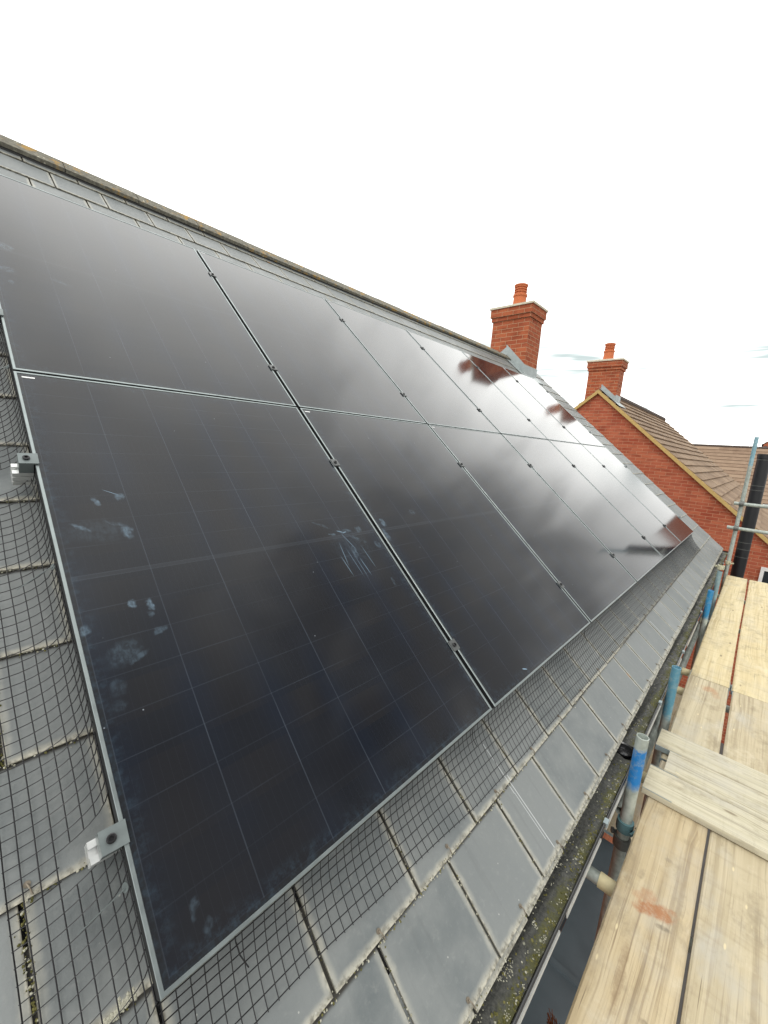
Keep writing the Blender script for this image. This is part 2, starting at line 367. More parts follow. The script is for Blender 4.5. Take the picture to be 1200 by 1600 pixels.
M_coup=simple('coupler_steel',(.14,.145,.135),.5,.5,.5,.35,60,.002)
M_couplight=simple('coupler_zinc',(.52,.50,.36),.5,.3,.5,.35,60,.002)
M_coupteal=simple('coupler_teal',(.10,.20,.22),.55,.2,.5,.35,50,.002)
M_cream=simple('cream_plastic',(.68,.60,.36),.5,0,.4,.2,40)
M_galv=simple('galvanised_strip',(.25,.30,.31),.55,.15,.5,.25,45)
M_bristle=simple('bristle_red_brown',(.19,.062,.025),.8,0,.2,.5,90)
M_poleT=mat_pole('pole_galvanised',(.10,.36,.50),-.42,.1,.55)
M_pole1=mat_pole('pole_blue_top',(.012,.19,.52),-.27,-.045)
M_pole2=mat_pole('pole_teal_blue',(.05,.24,.36),-.36,.1,.85)
M_pole3=mat_pole('pole_blue_sleeve',(.02,.22,.46),-.31,.1)
M_pole4=mat_pole('pole_pale_blue',(.16,.30,.36),-.6,.1,.7)
M_plain=mat_pole('tube_galvanised')
M_strip=simple('strip_pale',(.50,.51,.49),.4)

def mat_ridge():
    t=NT('ridge_tile_lichen'); o=t.obj(); n=t.noise(o,9,6,.65); n2=t.noise(o,45,5,.7)
    col=t.mix(t.ramp(n2,.35,.7),(.125,.118,.097),(.25,.238,.192))
    col=t.mix(t.ramp(n,.53,.64,0.,.8),col,(.38,.225,.05)); v=t.vor(o,30.)
    col=t.mix(t.math('MULTIPLY',t.ramp(v.outputs['Distance'],.12,.25,1.,0.),t.math('GREATER_THAN',t.sep(v.outputs['Color'])[0],.8)),col,(.5,.48,.38))
    t.bump(n2,.003,.7); return t.shade(col,.88,0.,.2)
M_ridge=mat_ridge()
def mat_silt():
    t=NT('gutter_silt'); o=t.obj(); n=t.noise(o,16,6,.7); n2=t.noise(o,90,5,.7); y=t.sep(o)[1]
    col=t.mix(t.ramp(n2,.3,.7),(.028,.03,.028),(.085,.085,.075))
    m=t.math('ADD',n,t.ramp(y,-.345,-.30,.12,-.14))
    col=t.mix(t.ramp(m,.5,.7,0.,.75),col,(.085,.085,.022))
    v=t.vor(o,42.); s=t.math('MULTIPLY',t.ramp(v.outputs['Distance'],.10,.26,1.,0.),t.math('GREATER_THAN',t.sep(v.outputs['Color'])[0],.86))
    col=t.mix(t.math('MULTIPLY',s,.7),col,(.42,.42,.32))
    t.bump(n2,.006,.9); return t.shade(col,t.ramp(n,.4,.6,.45,.8),0.,.4)
M_silt=mat_silt()
def mat_moss():
    t=NT('moss_and_lichen'); a=t.sep(t.attr()); 
    col=t.mix(a[0],(.07,.07,.02),(.18,.165,.06)); col=t.mix(t.math('GREATER_THAN',a[1],.5),col,t.mix(a[0],(.30,.29,.22),(.50,.49,.40))); return t.shade(col,.9,0.,.2)
M_moss=mat_moss()
M_board=[mat_wood('board_new',(.64,.55,.35),(.57,.475,.28),(.36,.27,.14),grey=.3,saw=.4),
 mat_wood('board_weathered',(.50,.43,.295),(.42,.355,.235),(.21,.16,.10),grey=.75,saw=.2),
 mat_wood('board_stained',(.51,.42,.27),(.42,.335,.205),(.175,.12,.07),grey=.5,stains=[(2.985,.105,.075,.034,-62,.8,(.33,.125,.045)),(3.02,.135,.05,.03,-40,.5,(.38,.18,.08)),(2.945,.07,.012,.024,10,.75,(.17,.14,.10)),(2.70,.142,.13,.014,3,.6,(.24,.17,.10)),(2.63,.065,.012,.014,0,.7,(.2,.16,.11)),(3.24,.10,.012,.016,0,.6,(.24,.20,.14)),(3.10,.165,.03,.012,0,.4,(.24,.20,.14))]),
 mat_wood('board_scuffed',(.53,.465,.325),(.45,.385,.26),(.22,.17,.11),grey=.55,stains=[(1.04,.10,.05,.055,0,.5,(.40,.17,.07)),(.98,.06,.05,.03,10,.28,(.40,.20,.1))])]
M_boardcross=mat_wood('board_cross',(.54,.50,.375),(.47,.43,.31),(.24,.21,.155),grey=.7,saw=.2)

# ------------------------------------------------------------------ setting
g=MB(); g.face([(-400,-400,0),(400,-400,0),(400,400,0),(-400,400,0)])
tag(g.build('ground',M_tarmac),kind='structure')

# ------------------------------------------------------------------ the slate house
house=tag(empty('slate_house'),'red brick house with grey slate roof carrying black solar panels, nearest house','house')
HX0,HX1=-2.4,8.45; WX1=8.38
RY=UV(0,4.40,-.12).y; RZ=UV(0,4.40,-.12).z; BY=2*RY+.293
w=MB()
def gable_pts(x): return [(x,0,0),(x,2*RY,0),(x,2*RY,4.80),(x,RY,RZ-.16),(x,0,4.80)]
for x,rev in ((HX0+.05,True),(WX1,False)):
    p=gable_pts(x); p=p if not rev else p[::-1]; w.face(p,wall_uv(p))
for y,rev in ((0,False),(2*RY,True)):
    p=[(HX0+.05,y,0),(WX1,y,0),(WX1,y,4.8),(HX0+.05,y,4.8)]; p=p if not rev else p[::-1]; w.face(p,wall_uv(p))
w.build('wall',M_brick,house)
# slates
s=MB(); RW=.295; EXP=.2465
def slate(s,u0,u1,vb,wb,length,uc):
    th=.0065; sl=.0075/EXP
    j=lambda a: random.uniform(-a,a)
    lift=random.uniform(0,.0012); vb=vb+j(.0022); du=j(.0012)
    a=random.random(); col=(a,random.random(),random.random())
    u0+=du; u1+=du
    k=j(.002)
    P=[]
    for dz in (-th,0):
        for (u,v) in ((u0,vb+k),(u1,vb-k),(u1,vb+length),(u0,vb+length)):
            P.append((u,v,wb+lift*(1-(v-vb)/length)+dz-sl*(v-vb)))
    uvs=[(u0-uc,0),(u1-uc,0),(u1-uc,length),(u0-uc,length)]*2
    s.hexa(P,col,uvs,0,skip=(0,4))
courses=[(-.498,-.1275,False,.2)]+[(-.483,-.12,True,.42)]+[(-.235+EXP*k,-.12,k%2==1,.42) for k in range(0,19)]
for vb,wb,odd,ln in courses:
    off=.147 if odd else .013
    n0=math.floor((HX0-off)/RW)
    ln=min(ln,4.395-vb)
    for jx in range(n0,60):
        u0=off+jx*RW+.0042; u1=off+(jx+1)*RW-.0042; uc=(u0+u1)/2
        if u1<HX0 or u0>HX1-.02: continue
        u0=max(u0,HX0); 
        if HX1-u1<.05: u1=HX1
        u1=min(u1,HX1)
        if 7.28<u1 and vb>4.1 and u0<7.9: u1=min(u1,7.28)
        if u1-u0<.03: continue
        slate(s,u0,u1,vb,wb,ln,uc)
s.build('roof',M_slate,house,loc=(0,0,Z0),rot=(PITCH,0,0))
u=MB(); u.box((HX0+.02,-.46,-.185),(HX1-.03,4.38,-.150)); u.build('roof_deck',M_under,house,loc=(0,0,Z0),rot=(PITCH,0,0))
# rear slope, one sheet of slate courses
s=MB()
for k in range(19):
    vb=-.49+k*EXP
    for jx in range(37):
        u0=HX0+jx*RW+(.147 if k%2 else 0)
        u1=min(u0+RW-.006,HX1)
        if u0>HX1-.05: continue
        slate(s,u0,u1,vb,-.12,min(.42,4.395-vb),(u0+u1)/2)
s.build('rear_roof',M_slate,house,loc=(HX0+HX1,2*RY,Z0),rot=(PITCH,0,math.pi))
u=MB(); u.box((HX0+.03,-.46,-.185),(HX1-.02,4.38,-.150)); u.build('rear_roof_deck',M_under,house,loc=(HX0+HX1,2*RY,Z0),rot=(PITCH,0,math.pi))
# ridge tiles
r=MB(); L=.4565; x=.537-L*7; 
while x<7.3:
    x0,x1=x+.003,min(x+L-.003,7.36); dzz=random.uniform(-.004,.004); 
    prof=[]; 
    for (d,h) in ((.128,-.104),(.075,-.058),(.03,-.020),(0,-.008),(-.03,-.020),(-.075,-.058),(-.128,-.104)):
        prof.append((RY+d,RZ+.045+h+dzz))
    inn=[(RY+(y-RY)*.9,z-.02) for y,z in prof]
    for i in range(6):
        a,b=prof[i],prof[i+1]; r.face([(x0,a[0],a[1]),(x0,b[0],b[1]),(x1,b[0],b[1]),(x1,a[0],a[1])])
        for xx,rv in ((x0,0),(x1,1)):
            q=[(xx,prof[i][0],prof[i][1]),(xx,inn[i][0],inn[i][1]),(xx,inn[i+1][0],inn[i+1][1]),(xx,prof[i+1][0],prof[i+1][1])]; r.face(q[::-1] if rv else q)
    for e in (0,6):
        r.face([(x0,prof[e][0],prof[e][1]),(x1,prof[e][0],prof[e][1]),(x1,inn[e][0],inn[e][1]),(x0,inn[e][0],inn[e][1])])
    x+=L
r.build('ridge',M_ridge,house)
b=MB(); b.box((HX0+.02,RY-.108,RZ-.09),(7.34,RY+.108,RZ-.060)); b.build('ridge_bedding',M_under,house)
# copper rivets at the foot of each slate, in the courses one can see
M_rivet=simple('rivet_metal',(.20,.17,.13),.6,.4,.5,.5,40); rvm=[]
for a in (-.6,.05,.5):
    rv=MB(); rv.tube([(0,.020,-.002),(0,.020,.004),(.006*math.sin(a),.012,.0065),(.012*math.sin(a),-.001,.004)],.0017,5)
    rv.lathe([(.006,-.001),(.006,.0012),(0,.0014)],8,(0,.020,0)); o=rv.build('rivet',M_rivet); rvm.append(o.data); bpy.data.objects.remove(o)
for vb,wb,odd,ln in courses[1:14]:
    off=.147 if odd else .013
    for jx in range(-3,30):
        uc=off+(jx+.5)*RW
        if (vb>0 and uc>-.03) or uc<-.2 or uc>8.4 or (vb>-.3 and uc>6): continue
        o=bpy.data.objects.new('rivet',random.choice(rvm)); COL.objects.link(o); o.parent=house; o.rotation_euler=(PITCH,0,0)
        o.location=UV(uc+random.uniform(-.006,.006),vb+random.uniform(-.003,.003),wb+.001)
# verge: pale cement edge
vg=MB(); vg.box((8.41,-.47,-.175),(8.445,4.36,-.129)); vg.build('verge',M_cap,house,loc=(0,0,Z0),rot=(PITCH,0,0))
# fascia and soffit
f=MB(); f.box((HX0+.03,-.262,4.66),(8.42,-.240,4.885)); f.box((HX0+.03,-.240,4.66),(8.42,0.0,4.675)); f.build('fascia',M_fascia,house)
# gutter
GY,GZ,GR=-.312,4.858,.056
gu=MB(); N=12
def gprof(rr): return [(GY+rr*math.cos(math.pi*k/N),GZ-rr*math.sin(math.pi*k/N)) for k in range(N+1)]
po,pi_=gprof(GR),gprof(GR-.003)
xs=[HX0,8.44]
for i in range(N):
    for P,rev in ((po,False),(pi_,True)):
        q=[(xs[0],*P[i]),(xs[1],*P[i]),(xs[1],*P[i+1]),(xs[0],*P[i+1])]; gu.face(q if rev else q[::-1])
q=[(8.44,*p) for p in po]; gu.face(q)
gutter=gu.build('gutter',M_black,house,smooth=True)
lip=MB(); lip.tube([(HX0,GY-GR-.002,GZ+.002),(8.44,GY-GR-.002,GZ+.002)],.0048,8); lip.build('lip',M_black,gutter,smooth='all')
for bx in (-.6,.62,1.45,2.02,2.55,3.45,4.6,5.5,6.4,7.3,8.2):
    bm=MB(); pr=gprof(GR+.004); x0,x1=bx-.014,bx+.014
    for i in range(N):
        bm.face([(x0,*pr[i]),(x0,*pr[i+1]),(x1,*pr[i+1]),(x1,*pr[i])])
    bm.box((bx-.014,GY-GR-.012,GZ-.008),(bx+.014,GY-GR+.004,GZ+.0095)); bm.build('bracket',M_galv,gutter)
un=MB(); pr=gprof(GR+.006); pr2=gprof(GR-.005); x0,x1=1.93,2.045
for i in range(N):
    un.face([(x0,*pr[i]),(x0,*pr[i+1]),(x1,*pr[i+1]),(x1,*pr[i])]); un.face([(x1,*pr2[i]),(x1,*pr2[i+1]),(x0,*pr2[i+1]),(x0,*pr2[i])])
un.box((x0,GY-GR-.013,GZ-.006),(x1,GY-GR+.006,GZ+.011))
un.lathe([(.0,-.040),(.034,-.040),(.040,-.030),(.040,-.018),(.046,-.012),(.050,-.018)],20,(1.985,GY,GZ)); un.build('union',M_black,gutter,smooth=True)
# silt lying in the gutter
si=MB()
def silt_h(x,y): return GZ-.022+.006*math.sin(x*9.1+2*math.sin(x*3.3))+.004*math.sin(y*90+x*5)+.002*math.sin(x*47+y*70)
for (xa,xb) in ((HX0,1.935),(2.04,8.43)):
    nx=int((xb-xa)/.03); ys=[GY-.049+k*.0098*1.0 for k in range(11)]
    for i in range(nx):
        a=xa+(xb-xa)*i/nx; c=xa+(xb-xa)*(i+1)/nx
        for k in range(10):
            si.face([(a,ys[k],silt_h(a,ys[k])),(c,ys[k],silt_h(c,ys[k])),(c,ys[k+1],silt_h(c,ys[k+1])),(a,ys[k+1],silt_h(a,ys[k+1]))])
tag(si.build('silt',M_silt,merge=True,smooth='all'),kind='stuff')
mo=MB()
def blob(c,r,h,col,n=7):
    c=Vector(c); ph=random.random()*6
    ring=[]; ring2=[]
    for k in range(n):
        a=ph+2*math.pi*k/n; q=r*random.uniform(.7,1.25)
        ring.append(c+Vector((math.cos(a)*q,math.sin(a)*q,0))); ring2.append(c+Vector((math.cos(a)*q*.55,math.sin(a)*q*.55,h*random.uniform(.7,1.1))))
    for k in range(n):
        k2=(k+1)%n; mo.face([ring[k],ring[k2],ring2[k2],ring2[k]],col=col); mo.face([ring2[k],ring2[k2],c+Vector((0,0,h*1.15))],col=col)
for i in range(2600):
    x=min(8.4,.25+8.2*random.random()**2.0); 
    if 1.90<x<2.07: continue
    outer=random.random()<.72
    y=GY-.048+abs(random.gauss(0,.016)) if outer else random.uniform(GY-.045,GY+.03)
    if y>GY+.04: continue
    pale=random.random()<(.16 if outer else .42)
    r=random.uniform(.0012,.0042)*(1 if pale else 1.25)
    if pale and random.random()<.25: # lichen rosette: ring of little lobes
        R0=random.uniform(.003,.008)
        for k in range(6):
            a=k*1.047+random.random()*.6; blob((x+R0*math.cos(a),y+R0*math.sin(a),silt_h(x,y)-.001),.0022,.002,(random.random(),1,0),5)
    else: blob((x,y,silt_h(x,y)-.001),r,r*random.uniform(.4,.9),(random.random(),1. if pale else 0.,0))
tag(mo.build('moss',M_moss),kind='stuff')
mo=MB()
def roofpt(u,v,w): return (u,v,w)
for k in range(2600):
    q=random.random()
    if q<.42:   u,v,w=8.3*random.random()**1.6,-.237+random.gauss(0,.0045),-.121
    elif q<.74: u,v,w=8.3*random.random()**1.6,-.488+random.gauss(0,.006),-.1225
    elif q<.86:
        row=random.random()<.5; u=(.147 if row else .013)+RW*random.randint(0,12)+random.gauss(0,.0035); v=random.uniform(-.48,-.24) if row else random.uniform(-.235,-.10); w=-.122
    else:
        c=random.randint(0,10); v=-.237+EXP*c+random.gauss(0,.004); u=random.uniform(-.2,-.02); w=-.121
    if u<-.25: continue
    blob((u,v,w),random.uniform(.0009,.0030),random.uniform(.0006,.0022),(random.random(),1. if random.random()<.55 else 0.,0),5)
for k in range(420):
    c=random.choice((1,3,5)); u=-.148+random.gauss(0,.004); v=-.235+EXP*(c-0)+random.uniform(.0,EXP)
    blob((u,v,-.124),random.uniform(.001,.0032),random.uniform(.0008,.0026),(random.random(),1. if random.random()<.3 else 0.,0),5)
for k in range(130):
    t_=random.random(); blob((-.075+.055*t_+random.gauss(0,.004),.010+.012*t_+random.gauss(0,.004),-.1195),random.uniform(.0015,.004),random.uniform(.001,.0025),(random.uniform(.6,1),1.,0),6)
o=mo.build('lichen',M_moss,None,loc=(0,0,Z0),rot=(PITCH,0,0)); tag(o,kind='stuff')
# canopy low on the wall
ca=MB(); ca.box((1.2,-.62,2.30),(4.05,-.02,2.42)); ca.build('porch_canopy',M_canopy,house,bevel=.03)
ca=MB(); ca.box((2.62,-.60,2.421),(2.66,-.03,2.445)); ca.build('canopy_roll',M_canopy,house,bevel=.01)

up=MB(); up.box((HX0+.1,-.018,2.43),(8.3,-.002,2.95)); up.build('dark_wall_strip',M_fascia,house)  # black sheet added over the brick to keep the gap below the gutter dark
for k,(xa,xb) in enumerate(((.50,.98),(1.04,1.40),(1.47,1.93),(2.2,2.62),(2.9,3.4),(3.7,4.4))):  # pale strips added for the white band under the gutter lip
    ds=MB(); ds.hexa([(xa,-.3755,4.812),(xb,-.3755,4.815),(xb,-.372,4.815),(xa,-.372,4.812),(xa,-.374,4.842),(xb,-.374,4.825),(xb,-.369,4.825),(xa,-.369,4.842)]); ds.build('pale_strip',M_strip,gutter)
# chimney builder
def chimney(parent,x0,x1,y0,y1,zbase,ztop,ridge_y,ridge_z,mat,near=True,fh=(.22,.17)):
    c=MB(); c.box((x0,y0,zbase),(x1,y1,ztop),uvm=True,skip=(0,1))
    z=ztop
    for i,o in enumerate((.022,.045,.045)):
        c.box((x0-o,y0-o,z),(x1+o,y1+o,z+.075-(0.0 if i==2 else .004)),uvm=True); z+=.075-(0.0 if i==2 else .004)
    ch=c.build('chimney',mat,parent)
    k=MB(); o=.065; cx,cy=(x0+x1)/2,(y0+y1)/2
    a=[(x0-o,y0-o),(x1+o,y0-o),(x1+o,y1+o),(x0-o,y1+o)]; bq=[(cx-.2,cy-.2),(cx+.2,cy-.2),(cx+.2,cy+.2),(cx-.2,cy+.2)]
    for i in range(4):
        j=(i+1)%4
        k.face([(*a[i],z),(*a[j],z),(*a[j],z+.035),(*a[i],z+.035)]); k.face([(*a[i],z+.035),(*a[j],z+.035),(*bq[j],z+.06),(*bq[i],z+.06)])
    k.face([(*q,z+.06) for q in bq]); k.face([(*q,z) for q in a[::-1]]); k.build('capping',M_cap,ch)
    # pot with louvres near the top
    P=MB(); pr=[(.125,.0),(.118,.20),(.132,.205),(.132,.235),(.118,.24)]
    zz=.255
    for i in range(3): pr+= [(.118,zz),(.100,zz+.004),(.100,zz+.020),(.118,zz+.024)]; zz+=.042
    pr+=[(.118,zz+.0),(.128,zz+.008),(.128,zz+.03),(.11,zz+.036),(.09,zz+.036),(.088,.0)]
    P.lathe(pr,28,(cx-.02,cy,z+.05)); P.build('chimney_pot',M_pot,ch,smooth=True)
    # lead: stepped apron hugging the roof line on the near face and a skirt on the side
    l=MB(); t=.010; tn=math.tan(PITCH)
    rz=lambda y: ridge_z-abs(y-ridge_y)*tn
    ym=ridge_y
    for (ya,yb) in (((y0-.012,ym),(ym,y1+.012)) if near else ((y0-.012,ym),)):
        pts=[(ya,rz(ya)+.01),(yb,rz(yb)+.01),(yb,rz(yb)+fh[0]),(ya,rz(ya)+fh[1])]
        F=[(x0-t,*q) for q in pts]; B=[(x0+.002,*q) for q in pts]
        l.hexa([F[0],F[1],B[1],B[0],F[3],F[2],B[2],B[3]])
        # apron lying on the slope
        q=[(x0-.17,ya,rz(ya)+.010),(x0-.17,yb,rz(yb)+.010),(x0,yb,rz(yb)+.016),(x0,ya,rz(ya)+.016)]
        l.face(q); l.face([(a_,b_,c_-.006) for a_,b_,c_ in q[::-1]])
    for ys,sg in (((y0,-1),(y1,1)) if near else ((y0,-1),)):
        l.box((x0-.011,min(ys,ys+sg*.011),rz(ys)-.02),(x1+.012,max(ys,ys+sg*.011),rz(ys)+.16))
        ya=ys; yb=ys+sg*.16
        q=[(x0-.17,ya,rz(ya)+.012),(x1+.10,ya,rz(ya)+.012),(x1+.10,yb,rz(yb)+.010),(x0-.17,yb,rz(yb)+.010)]
        l.face(q if sg<0 else q[::-1]); l.face([(a_,b_,c_-.006) for a_,b_,c_ in (q[::-1] if sg<0 else q)])
    l.build('flashing',M_lead,ch)
    return ch
chimney(house,7.30,7.85,3.045,3.80,6.9,8.70,RY,RZ,M_brick)

# ------------------------------------------------------------------ course-tiled roofs of the other houses
def course_roof(mb,x0,x1,length,exposure,tilew,thick=.022,stag=True):
    """tiles in a local plane: x along the eaves, y up the slope, z outward"""
    n=int(length/exposure)+1
    for k in range(n):
        vb=k*exposure; ve=min(vb+exposure*1.15,length)
        if ve-vb<.03: continue
        j0=-1
        x=x0-(tilew/2 if (k%2 and stag) else 0)
        while x<x1:
            a=max(x,x0); b=min(x+tilew-.004,x1); x+=tilew
            if b-a<.02: continue
            h=random.uniform(-.002,.002); c=(random.random(),random.random(),0); sl=thick*1.05/exposure
            P=[(a,vb,h-thick),(b,vb,h-thick),(b,ve,h-thick-sl*(ve-vb)),(a,ve,h-thick-sl*(ve-vb)),(a,vb,h),(b,vb,h),(b,ve,h-sl*(ve-vb)),(a,ve,h-sl*(ve-vb))]
            mb.hexa(P,c,None,0,skip=(0,4))
def gable_house(name,label,x0,x1,yr,zr,half,wall_half,mw,mt,verge=True,exposure=.24,chim=None,tilew=.66):
    e=tag(empty(name,(x0,yr-wall_half,0)),label,'house')
    ox,oy=x0,yr-wall_half
    tn=math.tan(PITCH); zw=zr-wall_half*tn-.10
    w=MB()
    for x,rev in ((0,True),(x1-x0,False)):
        p=[(x,0,0),(x,2*wall_half,0),(x,2*wall_half,zw),(x,wall_half,zr-.10),(x,0,zw)]; p=p[::-1] if rev else p; w.face(p,wall_uv(p))
    for y,rev in ((0,False),(2*wall_half,True)):
        p=[(0,y,0),(x1-x0,y,0),(x1-x0,y,zw),(0,y,zw)]; p=p[::-1] if rev else p; w.face(p,wall_uv(p))
    w.build('wall',mw,e)
    sl=half/CP; eo=half-wall_half; ze=zr-half*tn
    r=MB(); course_roof(r,-.05,x1-x0+.05,sl-.02,exposure,tilew,.03); r.build('roof',mt,e,loc=(0,-eo,ze),rot=(PITCH,0,0))
    u=MB(); u.box((-.03,.01,-.085),(x1-x0+.03,sl-.08,-.048)); u.build('roof_deck',M_under,e,loc=(0,-eo,ze),rot=(PITCH,0,0))
    r=MB(); course_roof(r,-.05,x1-x0+.05,sl-.02,exposure,tilew,.03); r.build('rear_roof',mt,e,loc=(x1-x0,2*wall_half+eo,ze),rot=(PITCH,0,math.pi))
    u=MB(); u.box((-.03,.01,-.085),(x1-x0+.03,sl-.08,-.048)); u.build('rear_roof_deck',M_under,e,loc=(x1-x0,2*wall_half+eo,ze),rot=(PITCH,0,math.pi))
    rd=MB(); xx=-.03 if chim is None else chim[1]-x0+.02
    while xx<x1-x0+.03:
        xb=min(xx+.44,x1-x0+.05); rd.tube([(xx,wall_half,zr-.02),(xb,wall_half,zr-.02)],.085,10); xx+=.45
    rd.build('ridge',M_ridgedark,e)
    if verge:
        for sgn in (1,-1):
            for (xa,xb) in ((-.075,.02),(x1-x0-.02,x1-x0+.075)):
                v=MB(); yA,yB=(-eo-.02,wall_half) if sgn>0 else (wall_half,2*wall_half+eo+.02)
                zA=zr-abs(yA-wall_half)*tn; zB=zr-abs(yB-wall_half)*tn
                P=[]
                for dz in (-.125,-.035):
                    P+=[(xa,yA,zA+dz),(xb,yA,zA+dz),(xb,yB,zB+dz),(xa,yB,zB+dz)]
                v.hexa(P); v.build('verge',M_verge,e)
    f=MB(); f.box((0,-eo+.02,ze-.21),(x1-x0,-eo+.045,ze-.05)); f.box((0,-eo+.045,ze-.21),(x1-x0,-.001,ze-.195)); f.build('fascia',M_white,e)
    return e
h2=gable_house('brown_tiled_house','red brick gable house with brown tiled roof and sandy verge, beyond the slate roof',11.3,20.1,2.87,7.97,5.05,4.90,M_brick2,M_tile,chim=(11.42,11.92))
# chimney of the second house (built in that house's own frame)
ch2e=chimney(h2,.13,.56,-.37+4.90,.37+4.90,6.8,8.44,4.90,7.97,M_brick,near=False,fh=(.13,.12))
wf=MB(); fy=5.05-.15-2.87; W0,W1=fy-1.80,fy-.865
for (a,b,c,d) in ((W0,W1,4.13,4.20),(W0,W1,3.0,3.07),(W0,W0+.06,3.07,4.13),(W1-.06,W1,3.07,4.13),((W0+W1)/2-.03,(W0+W1)/2+.03,3.07,4.13)):
    wf.box((-.05,a,c),(.0,b,d))
wn=wf.build('window',M_white,h2); wp=MB(); wp.box((-.02,W0+.05,3.06),(-.005,W1-.05,4.14)); wp.build('pane',M_window,wn)
# houses further off
def side_house(name,label,x,y0,y1,zr,half,mw,mt):
    e=gable_house(name,label,0,y1-y0,0,zr,half,half-.3,mw,mt,exposure=.36,tilew=1.7)
    e.rotation_euler=(0,0,-math.pi/2); e.location=(x-(half-.3),y1,0)
    return e
side_house('tan_roofed_house','distant house with long tan tiled roof facing the camera, behind the scaffold pole',38.,-6.,14.,7.62,4.2,M_brick2,M_tile3)
h4=gable_house('brick_gable_house','small distant red brick gable with dark trim at the right edge',44.,52.,-4.45,11.85,4.5,4.35,M_brick,M_tile,verge=False)
b=MB(); b.tube([(-.05,8.55,0),(-.05,8.55,7.95)],.09,10); b.build('downpipe',M_black,h4)

# ------------------------------------------------------------------ solar panels
def make_panel():
    root=empty('solar_panel',UV(0,0,0),(PITCH,0,0))
    f=MB(); lw=.0082; zt=.0012; zb=-.035
    def ring(o,z): return [(o,o,z),(PW-o,o,z),(PW-o,PH-o,z),(o,PH-o,z)]
    rings=[ring(0,zb),ring(0,zt-.0012),ring(.0012,zt),ring(lw-.001,zt),ring(lw,zt-.0016)]
    for a,b in zip(rings[:-1],rings[1:]):
        for i in range(4):
            j=(i+1)%4; f.face([a[i],a[j],b[j],b[i]])
    f.m=[1 if k<4 else 0 for k in range(len(f.f))]  # black outer sides, sky-lit copy on the top lip
    f.build('frame',[M_frame_skylit,M_frameside],root)
    gl=MB(); gl.face([(lw-.001,lw-.001,-.0006),(PW-lw+.001,lw-.001,-.0006),(PW-lw+.001,PH-lw+.001,-.0006),(lw-.001,PH-lw+.001,-.0006)]); gl.face([(lw,lw,-.006),(lw,PH-lw,-.006),(PW-lw,PH-lw,-.006),(PW-lw,lw,-.006)])
    gl.build('glass',M_glass,root)
    return root
order=['first','second','third','fourth','fifth','last']
labels={(0,0):'large black solar panel smeared with handprints, at the near lower corner of the roof',
 (1,0):'lower-row black solar panel directly right of the handprinted one, white bird-dropping fleck near its foot',
 (2,0):'lower-row black solar panel third along from the near left end',
 (3,0):'lower-row black solar panel fourth along from the near left end',
 (4,0):'lower-row black solar panel second from the far end, crossed by the dark pipe reflection',
 (5,0):'lower-row black solar panel at the far end beside the slate verge',
 (0,1):'upper-row black solar panel at the near left end, faint greasy smears at its left edge',
 (1,1):'upper-row black solar panel second along from the near left end',
 (2,1):'upper-row black solar panel third along from the near left end',
 (3,1):'upper-row black solar panel fourth along, left of the red chimney reflection',
 (4,1):'upper-row black solar panel second from far end, reflecting most of the red chimney',
 (5,1):'upper-row black solar panel at the far end, just below the chimney flashing'}
proto=make_panel(); first=True; panels={}
stk=MB(); stk.box((.018,PH-.030,-.0004),(.052,PH-.0235,.0006))
for j in range(2):
    for i in range(6):
        o=proto if first else copy_tree(proto); first=False
        o.location=UV(i*PX+random.uniform(-.001,.001),j*PY,random.uniform(-.001,.001))
        tag(o,labels[(i,j)],'solar panel','solar panels on the slate roof')
        panels[(i,j)]=o
for key,gm in {(0,0):M_glass_hand,(1,0):M_glass_dab,(0,1):M_glass_top}.items():
    for c in panels[key].children:
        if c.name.startswith('glass'):
            c.data=c.data.copy(); c.data.materials[0]=gm
for o in [x for x in COL.objects if x.name.startswith('solar_panel')]:
    st=stk.build('sticker',M_sticker,o)
